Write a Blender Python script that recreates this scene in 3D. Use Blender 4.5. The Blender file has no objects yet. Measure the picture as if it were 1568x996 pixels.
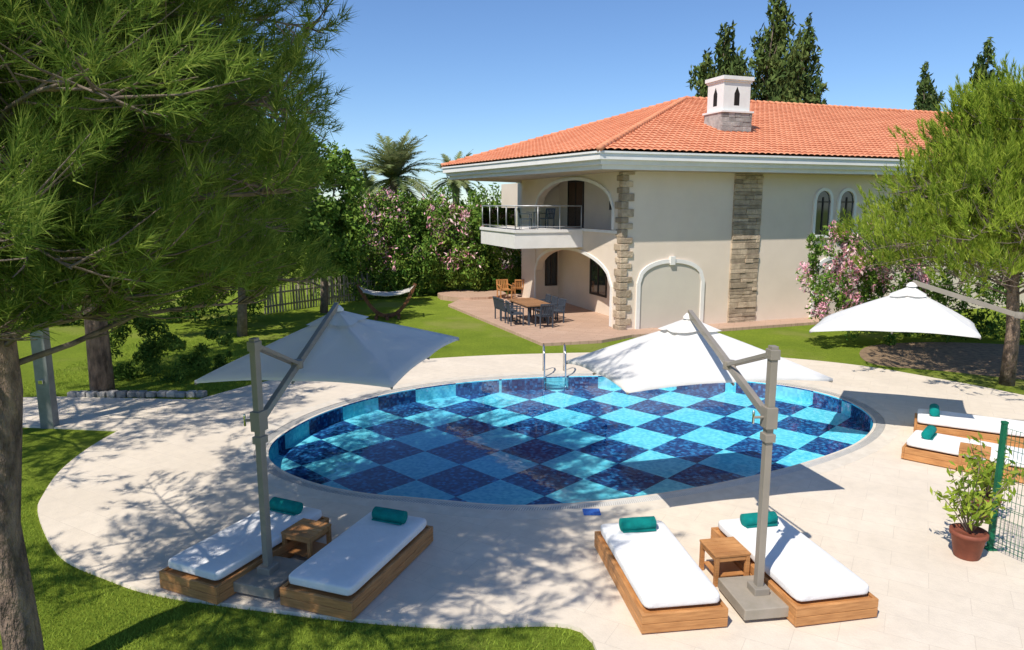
import bpy, math, random, bmesh
import numpy as np
from mathutils import Vector, Matrix
random.seed(7); rng=np.random.default_rng(11)
S=bpy.context.scene
S.view_settings.view_transform='Standard'; S.view_settings.look='None'; S.view_settings.exposure=0
rad=math.radians
# ---------------------------------------------------------------- materials
def nt(name):
    m=bpy.data.materials.new(name); m.use_nodes=True; t=m.node_tree; t.nodes.clear()
    o=t.nodes.new('ShaderNodeOutputMaterial'); return m,t,o
def N(t,k,**kw):
    n=t.nodes.new(k)
    for a,b in kw.items(): setattr(n,a,b)
    return n
def col(c): return (c[0],c[1],c[2],1)
def mixc(t,f,a,b,bt='MIX'):
    n=N(t,'ShaderNodeMix',data_type='RGBA',blend_type=bt)
    for idx,v in ((0,f),(6,a),(7,b)):
        if hasattr(v,'is_output'): t.links.new(v,n.inputs[idx])
        elif idx==0: n.inputs[0].default_value=v
        else: n.inputs[idx].default_value=col(v)
    return n.outputs[2]
def noise(t,vec,scale,detail=4,rough=.6,lo=.35,hi=.65):
    n=N(t,'ShaderNodeTexNoise'); n.inputs['Scale'].default_value=scale; n.inputs['Detail'].default_value=min(detail,4); n.inputs['Roughness'].default_value=rough
    t.links.new(vec,n.inputs['Vector'])
    r=N(t,'ShaderNodeMapRange'); r.inputs[1].default_value=lo; r.inputs[2].default_value=hi
    t.links.new(n.outputs[0],r.inputs[0]); return r.outputs[0]
def coords(t,stretch=(1,1,1),rot=0):
    tc=N(t,'ShaderNodeTexCoord'); mp=N(t,'ShaderNodeMapping'); mp.inputs['Scale'].default_value=stretch; mp.inputs['Rotation'].default_value=(0,0,rot)
    t.links.new(tc.outputs['Object'],mp.inputs[0]); return mp.outputs[0]
def M(name,c1,c2=None,scale=4,rough=.7,bump=0,bscale=40,stretch=(1,1,1),metal=0,island=0,bdist=.02,spec=.3):
    m,t,o=nt(name); v=coords(t,stretch); p=N(t,'ShaderNodeBsdfPrincipled')
    p.inputs['Roughness'].default_value=rough; p.inputs['Metallic'].default_value=metal; p.inputs['Specular IOR Level'].default_value=spec
    c2=c2 or tuple(x*.8 for x in c1)
    c=mixc(t,noise(t,v,scale),c1,c2)
    if island:
        g=N(t,'ShaderNodeNewGeometry'); r=N(t,'ShaderNodeMapRange'); r.inputs[3].default_value=1-island; r.inputs[4].default_value=1+island*.6
        t.links.new(g.outputs['Random Per Island'],r.inputs[0]); 
        cm=N(t,'ShaderNodeCombineColor'); 
        for i in range(3): t.links.new(r.outputs[0],cm.inputs[i])
        c=mixc(t,1.0,c,cm.outputs[0],'MULTIPLY')
    t.links.new(c,p.inputs['Base Color'])
    if bump:
        b=N(t,'ShaderNodeBump'); b.inputs['Strength'].default_value=bump; b.inputs['Distance'].default_value=bdist
        t.links.new(noise(t,v,bscale,4,.65,.2,.8),b.inputs['Height']); t.links.new(b.outputs[0],p.inputs['Normal'])
    t.links.new(p.outputs[0],o.inputs[0]); return m
def foliage(name,dark,light,scale=1.2,trans=.3,yellow=None):
    m,t,o=nt(name); v=coords(t); g=N(t,'ShaderNodeNewGeometry')
    c=mixc(t,noise(t,v,scale,2,.6,.38,.62),dark,light)
    r=N(t,'ShaderNodeMapRange'); r.inputs[1].default_value=.45; r.inputs[4].default_value=.8
    t.links.new(g.outputs['Random Per Island'],r.inputs[0])
    c=mixc(t,r.outputs[0],c,yellow or tuple(x*1.5 for x in light))
    d=N(t,'ShaderNodeBsdfDiffuse'); t.links.new(c,d.inputs['Color'])
    if trans==0: t.links.new(d.outputs[0],o.inputs[0]); return m
    tr=N(t,'ShaderNodeBsdfTranslucent'); mx=N(t,'ShaderNodeMixShader'); mx.inputs[0].default_value=trans
    t.links.new(c,tr.inputs['Color'])
    t.links.new(d.outputs[0],mx.inputs[1]); t.links.new(tr.outputs[0],mx.inputs[2]); t.links.new(mx.outputs[0],o.inputs[0]); return m
def brickmat(name,c1,c2,mort,w,h,ms,rot=0,stain=.25,rough=.75,bump=.3,offset=.5):
    m,t,o=nt(name); v=coords(t,(1,1,1),rot); b=N(t,'ShaderNodeTexBrick'); b.offset=offset
    b.inputs['Scale'].default_value=1; b.inputs['Color1'].default_value=col(c1); b.inputs['Color2'].default_value=col(c2); b.inputs['Mortar'].default_value=col(mort)
    b.inputs['Brick Width'].default_value=w; b.inputs['Row Height'].default_value=h; b.inputs['Mortar Size'].default_value=ms
    t.links.new(v,b.inputs['Vector'])
    n1=noise(t,v,.7,4,.65,.35,.7); n2=noise(t,v,5,4,.75,.42,.72)
    m1=N(t,'ShaderNodeMath',operation='MULTIPLY'); m1.inputs[1].default_value=.7; t.links.new(n1,m1.inputs[0])
    c=mixc(t,m1.outputs[0],b.outputs['Color'],tuple(x*(1-stain) for x in c2))
    mm=N(t,'ShaderNodeMath',operation='MULTIPLY'); mm.inputs[1].default_value=.26; t.links.new(n2,mm.inputs[0])
    c=mixc(t,mm.outputs[0],c,tuple(x*.6 for x in c1))
    p=N(t,'ShaderNodeBsdfPrincipled'); p.inputs['Roughness'].default_value=rough; p.inputs['Specular IOR Level'].default_value=.25
    t.links.new(c,p.inputs['Base Color'])
    bp=N(t,'ShaderNodeBump'); bp.inputs['Strength'].default_value=bump; bp.inputs['Distance'].default_value=.01
    t.links.new(noise(t,v,30,4,.7,.2,.8),bp.inputs['Height']); t.links.new(bp.outputs[0],p.inputs['Normal'])
    t.links.new(p.outputs[0],o.inputs[0]); return m
m_wall=M('stucco',(.82,.695,.57),(.77,.65,.53),.8,.85,.25,90)
m_panel=M('stucco_panel',(.66,.60,.51),(.62,.56,.48),.8,.85,.2,90)
m_white=M('white_trim',(.86,.83,.79),(.80,.77,.73),2,.6,.1,60)
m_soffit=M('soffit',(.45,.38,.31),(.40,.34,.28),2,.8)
m_tile=M('terracotta',(.74,.32,.175),(.63,.24,.125),1.0,.8,.2,25)
m_stone=M('stone_block',(.60,.475,.34),(.40,.305,.215),5,.9,.8,18,island=.35,bdist=.03)
m_gstone=M('stone_grey',(.48,.45,.41),(.31,.29,.27),4,.9,.8,18,island=.35,bdist=.03)
m_glass=M('window_glass',(.02,.03,.04),(.03,.04,.05),2,.05,spec=.9)
m_frame=M('dark_frame',(.05,.04,.035),None,4,.5)
m_dark=M('opening_shade_panel',(.02,.016,.014),None,3,.9)  # near-black colour standing in for the shade inside the chimney arches
m_brown=M('brown_curtain',(.10,.055,.035),None,3,.8)
m_wood=M('teak',(.62,.30,.11),(.43,.19,.065),3,.5,.3,60,stretch=(1,1,12),island=.12)
m_table=M('table_top_wood',(.38,.20,.10),(.26,.13,.06),3,.5,.2,60,stretch=(1,12,1),island=.15)
m_woodd=M('teak_dark',(.24,.10,.045),(.15,.065,.03),3,.5,.3,60,stretch=(12,1,1),island=.2)
m_cush=M('white_cushion',(.84,.83,.81),(.79,.78,.77),3,.9,.25,5,bdist=.04)
m_teal=M('teal_towel',(.0,.33,.29),(.0,.24,.22),8,.95,.8,200)
m_taupe=M('taupe_metal',(.30,.26,.21),(.26,.23,.19),4,.4,spec=.5)
m_base=M('umbrella_base_stone',(.36,.31,.25),(.31,.27,.21),6,.7,.2,60)
m_chrome=M('steel',(.75,.76,.78),None,4,.15,metal=1)
m_rail=M('railing_metal',(.55,.56,.57),None,4,.35,metal=.3)
m_post=M('grey_metal',(.30,.31,.31),(.23,.24,.24),4,.4,metal=.5)
m_bark=M('pine_bark',(.40,.28,.20),(.12,.085,.065),7,.95,1,12,stretch=(1,1,.35),bdist=.09)
m_branch=M('branch_bark',(.27,.21,.165),(.16,.12,.09),8,.95,.6,30)
m_pot=M('terracotta_pot',(.27,.08,.045),(.20,.06,.035),6,.6,.2,30)
m_green=M('green_wire',(.01,.15,.07),None,5,.5)
m_fence=M('weathered_wood',(.46,.40,.32),(.30,.26,.20),6,.9,.5,30,island=.35)
m_chair=M('slate_chair',(.06,.075,.10),(.05,.06,.08),6,.6)
m_grate=M('grate_white',(.68,.65,.60),(.58,.56,.52),6,.6)
m_gutter=M('gutter',(.28,.26,.23),(.20,.185,.165),6,.9)
m_cope=M('coping',(.72,.645,.54),(.63,.56,.465),5,.7,.25,40)
m_rope=M('rope',(.68,.64,.56),(.5,.46,.40),20,.9)
m_blue=M('skimmer_blue',(.03,.10,.45),(.05,.2,.6),30,.5)
m_deck=brickmat('travertine',(.78,.68,.555),(.745,.645,.52),(.60,.51,.41),.92,.46,.004,rad(30),.12)
m_terr=brickmat('terrace_tiles',(.58,.40,.295),(.51,.34,.245),(.30,.19,.14),1.2,.2,.008,rad(20),.12)
fabric,t,o=nt('umbrella_fabric')
d=N(t,'ShaderNodeBsdfDiffuse'); d.inputs[0].default_value=(.84,.82,.79,1); tr=N(t,'ShaderNodeBsdfTranslucent'); tr.inputs[0].default_value=(.75,.72,.68,1)
mx=N(t,'ShaderNodeMixShader'); mx.inputs[0].default_value=.22
bp=N(t,'ShaderNodeBump'); bp.inputs['Strength'].default_value=.35; bp.inputs['Distance'].default_value=.07
t.links.new(noise(t,coords(t),2.4,3,.5,.2,.8),bp.inputs['Height']); t.links.new(bp.outputs[0],d.inputs['Normal'])
t.links.new(d.outputs[0],mx.inputs[1]); t.links.new(tr.outputs[0],mx.inputs[2]); t.links.new(mx.outputs[0],o.inputs[0])
def clear(name,tint,ior,rough,bump=0,bscale=2):
    m,t,o=nt(name); tr=N(t,'ShaderNodeBsdfTransparent'); tr.inputs[0].default_value=col(tint)
    g=N(t,'ShaderNodeBsdfGlossy'); g.inputs['Roughness'].default_value=rough
    f=N(t,'ShaderNodeFresnel'); f.inputs[0].default_value=ior; mx=N(t,'ShaderNodeMixShader')
    if bump:
        b=N(t,'ShaderNodeBump'); b.inputs['Strength'].default_value=bump; b.inputs['Distance'].default_value=.05
        t.links.new(noise(t,coords(t),bscale,3,.5,.2,.8),b.inputs['Height'])
        t.links.new(b.outputs[0],g.inputs['Normal']); t.links.new(b.outputs[0],f.inputs['Normal'])
    t.links.new(f.outputs[0],mx.inputs[0]); t.links.new(tr.outputs[0],mx.inputs[1]); t.links.new(g.outputs[0],mx.inputs[2]); t.links.new(mx.outputs[0],o.inputs[0]); return m
m_water=clear('water',(.80,.97,1.0),1.36,.01,.07,1.6)
m_clear=clear('railing_glass',(.90,.95,.95),1.35,.02)
m_pool,t,o=nt('pool_mosaic')
v=coords(t,(1,1,1),rad(44)); ck=N(t,'ShaderNodeTexChecker'); ck.inputs['Scale'].default_value=1/1.17
t.links.new(v,ck.inputs['Vector'])
sn=N(t,'ShaderNodeVectorMath',operation='SNAP'); sn.inputs[1].default_value=(.065,.065,.065); t.links.new(v,sn.inputs[0])
wn=N(t,'ShaderNodeTexWhiteNoise'); t.links.new(sn.outputs[0],wn.inputs['Vector'])
ca=mixc(t,wn.outputs['Value'],(.14,.62,.78),(.32,.84,.94)); 
pw=N(t,'ShaderNodeMath',operation='POWER'); pw.inputs[1].default_value=3.0; t.links.new(wn.outputs['Value'],pw.inputs[0])
cb=mixc(t,pw.outputs[0],(.014,.045,.18),(.06,.28,.58))
c=mixc(t,ck.outputs['Fac'],ca,cb)
p=N(t,'ShaderNodeBsdfDiffuse'); t.links.new(c,p.inputs['Color']); t.links.new(p.outputs[0],o.inputs[0])
m_grass,t,o=nt('lawn'); v=coords(t)
c=mixc(t,noise(t,v,.5,4,.7,.35,.65),(.32,.41,.05),(.24,.33,.042)); c=mixc(t,noise(t,v,11,4,.85,.45,.75),c,(.15,.22,.033))
c=mixc(t,noise(t,v,.23,4,.6,.55,.75),c,(.39,.38,.12))
p=N(t,'ShaderNodeBsdfDiffuse'); t.links.new(c,p.inputs['Color'])
b=N(t,'ShaderNodeBump'); b.inputs['Strength'].default_value=1; b.inputs['Distance'].default_value=.06; t.links.new(noise(t,v,22,4,.85,.2,.8),b.inputs['Height']); t.links.new(b.outputs[0],p.inputs['Normal'])
t.links.new(p.outputs[0],o.inputs[0])
m_shadepatch=M('brown_shade_patch',(.32,.22,.13),(.18,.125,.08),5,.95,.8,20)  # brown tone of the shaded lawn, put into the colour
m_blade=foliage('grass_blades',(.18,.265,.033),(.30,.39,.055),1.5,.3)
f_pine=foliage('pine_needles',(.09,.155,.028),(.20,.29,.05),.9,.35,(.37,.43,.09))
f_pine2=foliage('pine_needles_dark',(.06,.11,.022),(.13,.20,.035),.6,0,(.2,.26,.05))
f_pine3=foliage('pine_needles_bright',(.17,.26,.03),(.35,.45,.05),1.2,.35,(.54,.60,.10))
f_dark=foliage('leaves_dark',(.04,.09,.018),(.095,.165,.03),.7,0,(.18,.26,.05))
f_mid=foliage('leaves_mid',(.06,.14,.025),(.16,.27,.045),.9,0,(.28,.37,.07))
f_con=foliage('leaves_conifer',(.04,.072,.025),(.10,.145,.04),.25,0,(.16,.19,.06))
f_palm=foliage('palm_leaves',(.14,.19,.06),(.27,.31,.13),1,.3,(.36,.38,.2))
f_pink=foliage('pink_flowers',(.74,.26,.36),(.82,.50,.56),2,0,(.9,.74,.72))
# ---------------------------------------------------------------- mesh helpers
def link(o,parent=None):
    S.collection.objects.link(o)
    if parent: o.parent=parent
    return o
def empty(name,loc=(0,0,0),rz=0):
    e=bpy.data.objects.new(name,None); e.location=loc; e.rotation_euler=(0,0,rz); e.empty_display_size=.2; return link(e)
def bigmesh(name,V,k,mats,parent=None,midx=None):
    V=np.asarray(V,dtype=np.float32).reshape(-1,3); n=len(V)//k
    me=bpy.data.meshes.new(name); me.vertices.add(len(V)); me.vertices.foreach_set('co',V.ravel())
    me.loops.add(len(V)); me.loops.foreach_set('vertex_index',np.arange(len(V),dtype=np.int32))
    me.polygons.add(n); me.polygons.foreach_set('loop_start',np.arange(0,n*k,k,dtype=np.int32))
    for m in mats: me.materials.append(m)
    if midx is not None: me.polygons.foreach_set('material_index',np.asarray(midx,dtype=np.int32))
    me.update(calc_edges=True); return link(bpy.data.objects.new(name,me),parent)
class MB:
    def __init__(s): s.v=[]; s.f=[]; s.mi=[]; s.sm=[]
    def add(s,v,f,m=0,smooth=False):
        o=len(s.v); s.v+= [tuple(x) for x in v]; s.f+=[tuple(i+o for i in q) for q in f]; s.mi+=[m]*len(f); s.sm+=[smooth]*len(f)
    def box(s,c,d,m=0,rz=0,mat=None):
        x,y,z=[k/2 for k in d]; P=[Vector(p) for p in ((-x,-y,-z),(x,-y,-z),(x,y,-z),(-x,y,-z),(-x,-y,z),(x,-y,z),(x,y,z),(-x,y,z))]
        R=mat if mat else Matrix.Rotation(rz,3,'Z')
        s.add([R@p+Vector(c) for p in P],[(3,2,1,0),(4,5,6,7),(0,1,5,4),(1,2,6,5),(2,3,7,6),(3,0,4,7)],m)
    def bb(s,a,b,m=0): s.box([(p+q)/2 for p,q in zip(a,b)],[abs(q-p) for p,q in zip(a,b)],m)
    def beam(s,p,q,w,h,m=0):
        p=Vector(p);q=Vector(q);d=q-p; R=d.to_track_quat('Y','Z').to_matrix(); s.box((p+q)/2,(w,d.length,h),m,mat=R)
    def tube(s,pts,r,seg=8,m=0,caps=True):
        pts=[Vector(p) for p in pts]; n=len(pts); r=r if isinstance(r,(list,tuple)) else [r]*n; V=[]; ref=Vector((.13,.31,.94))
        for i,p in enumerate(pts):
            d=(pts[min(i+1,n-1)]-pts[max(i-1,0)]).normalized(); a=d.cross(ref)
            if a.length<.1: a=d.cross(Vector((1,0,0)))
            a.normalize(); b=d.cross(a)
            for j in range(seg):
                w=2*math.pi*j/seg; V.append(p+(a*math.cos(w)+b*math.sin(w))*r[i])
        F=[(i*seg+j,i*seg+(j+1)%seg,(i+1)*seg+(j+1)%seg,(i+1)*seg+j) for i in range(n-1) for j in range(seg)]
        if caps: F+=[tuple(range(seg))[::-1],tuple((n-1)*seg+j for j in range(seg))]
        s.add(V,F,m,True)
    def lathe(s,c,prof,seg=20,m=0):
        V=[(c[0]+r*math.cos(2*math.pi*j/seg),c[1]+r*math.sin(2*math.pi*j/seg),c[2]+z) for r,z in prof for j in range(seg)]
        s.add(V,[(i*seg+j,i*seg+(j+1)%seg,(i+1)*seg+(j+1)%seg,(i+1)*seg+j) for i in range(len(prof)-1) for j in range(seg)],m,True)
    def prism(s,poly,z0,z1,m=0,f=None):
        n=len(poly); f=f or (lambda u,w,h:(u,w,h))
        s.add([f(u,w,z0) for u,w in poly]+[f(u,w,z1) for u,w in poly],[tuple(range(n))[::-1],tuple(range(n,2*n))]+[(i,(i+1)%n,n+(i+1)%n,n+i) for i in range(n)],m)
    def strip(s,A,B,f,d0,d1,m=0):
        n=len(A); V=[f(*p,d0) for p in A]+[f(*p,d0) for p in B]+[f(*p,d1) for p in A]+[f(*p,d1) for p in B]; F=[]
        for i in range(n-1):
            F+=[(i,i+1,n+i+1,n+i),(2*n+i,3*n+i,3*n+i+1,2*n+i+1),(i,2*n+i,2*n+i+1,i+1),(n+i,n+i+1,3*n+i+1,3*n+i)]
        F+=[(0,n,3*n,2*n),(n-1,3*n-1,4*n-1,2*n-1)]; s.add(V,F,m)
    def build(s,name,mats,parent=None,bevel=0,loc=None,rz=None,seg=2):
        me=bpy.data.meshes.new(name); me.from_pydata(s.v,[],s.f)
        for x in mats: me.materials.append(x)
        me.polygons.foreach_set('material_index',s.mi); me.polygons.foreach_set('use_smooth',s.sm); me.update()
        bm=bmesh.new(); bm.from_mesh(me); bmesh.ops.recalc_face_normals(bm,faces=bm.faces); bm.to_mesh(me); bm.free()
        o=link(bpy.data.objects.new(name,me),parent)
        if loc is not None: o.location=loc
        if rz is not None: o.rotation_euler=(0,0,rz)
        if bevel:
            b=o.modifiers.new('bevel','BEVEL'); b.width=bevel; b.segments=seg; b.limit_method='ANGLE'
        return o
def catmull(P,k=8,closed=True):
    P=[np.array(p,float) for p in P]; n=len(P); out=[]
    for i in range(n if closed else n-1):
        g=lambda j:P[j%n] if closed else P[min(max(j,0),n-1)]
        a,b,c,d=g(i-1),g(i),g(i+1),g(i+2)
        for j in range(k):
            t=j/k; out.append(.5*((2*b)+(-a+c)*t+(2*a-5*b+4*c-d)*t*t+(-a+3*b-3*c+d)*t**3))
    if not closed: out.append(P[-1])
    return np.array(out)
# ---------------------------------------------------------------- pool, deck, ground
CX,CY=1.8,15.7
poolP=[(-1.62,11.5),(-.04,11.2),(1.3,11.33),(2.48,11.65),(3.85,12.2),(5.5,13.05),(7.2,14.25),(8.3,15.6),(8.65,16.9),(8.45,18.1),(7.63,19.15),(6.0,19.95),(4.16,20.25),(2.23,20.3),(.31,20.05),(-1.56,19.45),(-3.24,18.35),(-4.5,16.7),(-5.05,14.9),(-4.95,13.7),(-4.43,12.85),(-3.57,12.15),(-2.57,11.7)]
deckP=[(-7.74,10.85),(-8.15,11.6),(-8.6,12.87),(-8.8,14.4),(-8.67,16),(-8.16,17.6),(-7.1,19.5),(-5.7,21.1),(-3.5,22.3),(-.96,23.1),(1.7,23.5),(4.8,23.7),(7.6,23.3),(10.7,21.8),(12.6,19.6),(14.0,17.4),(17,13),(18,6),(14,0),(8,-1),(3,-1),(1.6,2),(1.2,5),(1.0,6.9),(.72,7.72),(-.66,7.72),(-1.85,7.85),(-2.87,8.04),(-4.53,8.42),(-5.5,8.85),(-6.55,9.5)]
K=360
def radial(poly):
    out=[]
    for i in range(K):
        th=2*math.pi*i/K; dx,dy=math.cos(th),math.sin(th)
        A=poly-np.array([CX,CY]); B=np.roll(A,-1,axis=0)
        e=B-A; den=dx*e[:,1]-dy*e[:,0]
        with np.errstate(all='ignore'):
            t=(A[:,0]*e[:,1]-A[:,1]*e[:,0])/den; u=(A[:,0]*dy-A[:,1]*dx)/den
        ok=(t>0)&(u>=-1e-6)&(u<=1+1e-6)&np.isfinite(t); out.append(t[ok].max())
    return np.array(out)
rp=radial(catmull(poolP,10)); rd=radial(catmull(deckP,8))
TH=2*np.pi*np.arange(K)/K
def ring(r,z): return np.stack([CX+r*np.cos(TH),CY+r*np.sin(TH),np.full(K,z) if np.isscalar(z) else z],1)
def rings(name,rs,mat,smooth=False,cap=False):
    V=np.concatenate([ring(r,z) for r,z in rs]); F=[]
    for a in range(len(rs)-1):
        for i in range(K):
            j=(i+1)%K; F.append((a*K+i,(a+1)*K+i,(a+1)*K+j,a*K+j))
    if cap: F.append(tuple(range((len(rs)-1)*K,len(rs)*K)))
    me=bpy.data.meshes.new(name); me.from_pydata([tuple(x) for x in V],[],F); me.materials.append(mat); me.update(); 
    for q in me.polygons: q.use_smooth=smooth
    return me
DZ=.05
def addmesh(name,me,parent=None): return link(bpy.data.objects.new(name,me),parent)
addmesh('ground',rings('ground',[(rp+.9,0),(rd*0+25,0),(rd*0+80,0),(rd*0+900,0)],m_grass))
addmesh('pool_deck',rings('pool_deck',[(rp+.62,DZ),(rp+(rd-rp-.62)*.5+.62*.5,DZ),(rd,DZ),(rd+.01,-.03)],m_deck))
pool=empty('swimming_pool')
addmesh('basin',rings('basin',[(rp,.035),(rp,-.34)],m_pool,cap=True),pool)
addmesh('inner_lip',rings('inner_lip',[(rp,.035),(rp+.07,.04),(rp+.07,.01)],m_cope),pool)
addmesh('gutter',rings('gutter',[(rp+.07,.01),(rp+.28,.01)],m_gutter),pool)
addmesh('coping',rings('coping',[(rp+.28,.01),(rp+.28,DZ+.002),(rp+.62,DZ+.002),(rp+.622,DZ-.03)],m_cope),pool)
addmesh('water',rings('water',[(rp-.001,.02)],m_water,cap=True),pool)
q=[]
nb=760
for i in range(nb):
    th=2*math.pi*i/nb; r=np.interp(th,np.append(TH,2*math.pi),np.append(rp,rp[0])); c,s_=math.cos(th),math.sin(th)
    w=.016; z=.042; a,b=r+.075,r+.275
    q+=[(CX+a*c+w*s_,CY+a*s_-w*c,z),(CX+b*c+w*s_,CY+b*s_-w*c,z),(CX+b*c-w*s_,CY+b*s_+w*c,z),(CX+a*c-w*s_,CY+a*s_+w*c,z)]
bigmesh('grate',q,4,[m_grate],pool)
mb=MB()
for dx in (0,.62):
    mb.tube([(.95+dx,20.9,.05),(.95+dx,20.9,.75),(.95+dx,20.75,.9),(.95+dx,20.5,.9),(.95+dx,20.25,.7),(.95+dx,20.1,-.1),(.95+dx,20.1,-.33)],.025,8)
for z in (-.1,-.25): mb.beam((.95,20.1,z),(1.57,20.1,z),.08,.02)
mb.build('ladder',[m_chrome],pool)
mb=MB(); mb.box((1.3,10.85,DZ+.014),(.28,.22,.02)); mb.build('skimmer_lid',[m_blue],pool,.004)
mb=MB(); mb.prism([(-8.4,16.6),(-8.1,17.7),(-12,18.0),(-20,17.2),(-20,15.2),(-12,15.6),(-8.8,15.2)],-.02,.04); mb.build('garden_path',[m_deck])
mb=MB()
for i in range(14):
    x=-11.6+i*.26; mb.box((x,18.1+random.uniform(-.04,.04),.08),(.24,.2,random.uniform(.14,.2)),0,random.uniform(-.2,.2))
mb.build('stone_kerb',[m_gstone],bevel=.03)
mb=MB(); P=catmull([(11.5,22.2),(13.3,21.0),(16,19.5),(20,19),(22,23),(17,25.5),(13,25)],6); mb.prism([tuple(p) for p in P],-.02,.012); mb.build('brown_shade_patch',[m_shadepatch])  # brown patch on the right lawn; its shade is painted as ground colour
def blades(name,x0,x1,y0,y1,n,h,w):
    X=rng.uniform(x0,x1,n); Y=rng.uniform(y0,y1,n)
    th=np.arctan2(Y-CY,X-CX)%(2*np.pi); R=np.hypot(X-CX,Y-CY); rr=np.interp(th,np.append(TH,2*np.pi),np.append(rd,rd[0]))
    k=R>rr+.012; X=X[k];Y=Y[k];n=len(X)
    a=rng.uniform(0,2*np.pi,n); hh=h*rng.uniform(.5,1.3,n); l=rng.normal(0,.45,(n,2))*hh[:,None]
    V=np.zeros((n,3,3)); V[:,0]=np.stack([X+np.cos(a)*w,Y+np.sin(a)*w,0*X],1); V[:,1]=np.stack([X-np.cos(a)*w,Y-np.sin(a)*w,0*X],1); V[:,2]=np.stack([X+l[:,0],Y+l[:,1],hh],1)
    bigmesh(name,V,3,[m_blade])
blades('grass',-9.5,1.6,5.2,12,130000,.045,.005)
blades('grass',-14,-4,16,26,20000,.05,.012)
# ---------------------------------------------------------------- house
H=empty('villa_house',(4.27,27.6,0),rad(20))
ZS=6.3
FF=lambda u,z,d:(u,-d,z)
FL=lambda u,z,d:(-d,u,z)
FR=lambda u,z,d:(1.3-d,u,z)
FT=lambda u,z,d:(u,9-d,z)
def archline(u0,u1,zs,zt,n=24,p=2.0):
    return [(u0+(u1-u0)*i/n, zs+(zt-zs)*max(0,1-abs(2*i/n-1)**p)**(1/p)) for i in range(n+1)]
def archout(u0,u1,z0,zs,zt,n=24,p=2.0): return [(u0,z0)]+archline(u0,u1,zs,zt,n,p)+[(u1,z0)]
w=MB()
w.bb((0,0,0),(34,.35,ZS)); w.bb((1.3,.352,0),(33.9,18,ZS-.004)); w.bb((0.002,9,0),(1.298,11,ZS-.002))
w.bb((0,.352,0),(.35,.8,ZS)); w.bb((0,8.9,3.4),(.33,8.998,ZS-.006)); 
A=archline(.8,8.9,1.75,3.0); w.strip(A,[(u,3.4) for u,_ in A],lambda u,z,d:(d,u,z),0,.35)
w.bb((0,.8,3.402),(.35,8.898,4.0))
A=archline(.8,8.9,4.9,6.2); w.strip(A,[(u,ZS) for u,_ in A],lambda u,z,d:(d,u,z),0,.35)
w.bb((.352,.4,3.1),(1.298,8.99,3.95))
w.build('walls',[m_wall],H)
tr=MB()
def trim(A_in,wd,f,d0,d1):
    out=[]
    n=len(A_in)
    for i,(u,z) in enumerate(A_in):
        a=A_in[max(i-1,0)]; b=A_in[min(i+1,n-1)]; dx,dz=b[0]-a[0],b[1]-a[1]; L=math.hypot(dx,dz) or 1
        if i in(0,n-1): nx,nz=(-1 if i==0 else 1),0
        else: nx,nz=-dz/L,dx/L
        out.append((u+nx*wd,z+nz*wd))
    tr.strip(A_in,out,f,d0,d1)
trim(archout(.86,3.7,.12,1.95,2.72,24,2.2),.16,FF,-.01,.07)
tr.box((2.28,-.06,2.82),(.22,.12,.34))
trim(archout(9.6,12.6,.12,1.95,2.72,24,2.2),.16,FF,-.01,.07)
for u in (9.35,10.65): trim(archout(u,u+.78,3.75,5.2,5.62,16),.13,FF,-.01,.09); tr.box((u+.39,-.08,3.68),(1.1,.18,.12))
trim(archout(.8,8.9,.15,1.75,3.0),.14,FL,-.01,.05); trim(archout(.8,8.9,4.05,4.9,6.1),.14,FL,-.01,.05)
tr.bb((-.06,.3,3.9),(-.002,3.49,4.02)); tr.bb((-.06,8.01,3.9),(-.002,11,4.02))
tr.bb((-3.15,3.5,3.2),(-.003,8.2,3.95)); tr.bb((-3.20,3.45,3.86),(-.004,8.25,3.98))
tr.build('trim',[m_white],H)
pn=MB(); pn.prism(archout(.86,3.7,.12,1.95,2.72,24,2.2),-.01,.012,0,FF); pn.prism(archout(9.6,12.6,.12,1.95,2.72,24,2.2),-.01,.012,0,FF); pn.build('blind_arch_panels',[m_panel],H)
gl=MB()
for u in (9.35,10.65):
    gl.prism(archout(u,u+.78,3.75,5.2,5.62,16),-.01,.012,0,FF); gl.box((u+.39,-.03,4.55),(.05,.04,1.6),1); gl.box((u+.39,-.03,5.15),(.78,.04,.05),1)
def window(f,u0,u1,z0,z1,fr=.09,m=0):
    gl.prism([(u0,z0),(u1,z0),(u1,z1),(u0,z1)],-.01,.015,m,f)
    for a,b,c,d in((u0-fr,z0-fr,u0,z1+fr),(u1,z0-fr,u1+fr,z1+fr),(u0,z0-fr,u1,z0),(u0,z1,u1,z1+fr),((u0+u1)/2-.03,z0,(u0+u1)/2+.03,z1)):
        gl.prism([(a,b),(c,b),(c,d),(a,d)],-.01,.05,1,f)
window(FR,3.7,5.2,1.0,2.55); window(FT,.62,1.12,1.0,2.6); window(FR,6.2,7.8,4.0,6.1,.09,2); window(FR,2.2,3.4,4.9,5.9)
gl.build('windows',[m_glass,m_frame,m_brown],H)
qn=MB(); z=0.0;k=0
while z<ZS-.05:
    h=random.uniform(.22,.32); h=min(h,ZS-z-.01); L=random.uniform(.40,.5) if k%2 else random.uniform(.22,.28); L2=random.uniform(.24,.3) if k%2 else random.uniform(.42,.52)
    pr=random.uniform(.05,.09); qn.bb((-pr,-pr,z+.008),(L,L2,z+h-.008)); z+=h;k+=1
qn.build('corner_quoins',[m_stone],H,.025)
st=MB(); z=0
while z<ZS-.05:
    h=min(random.choice([.14,.18,.24]),ZS-z-.01); a=5.1
    while a<6.48:
        l=min(random.uniform(.3,.85),6.5-a); l=6.5-a if 6.5-a-l<.2 else l
        st.bb((a+.006,-random.uniform(.05,.10),z+.006),(a+l-.006,.02,z+h-.006)); a+=l
    z+=h
st.build('stone_pilaster',[m_stone],H,.012)
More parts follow.
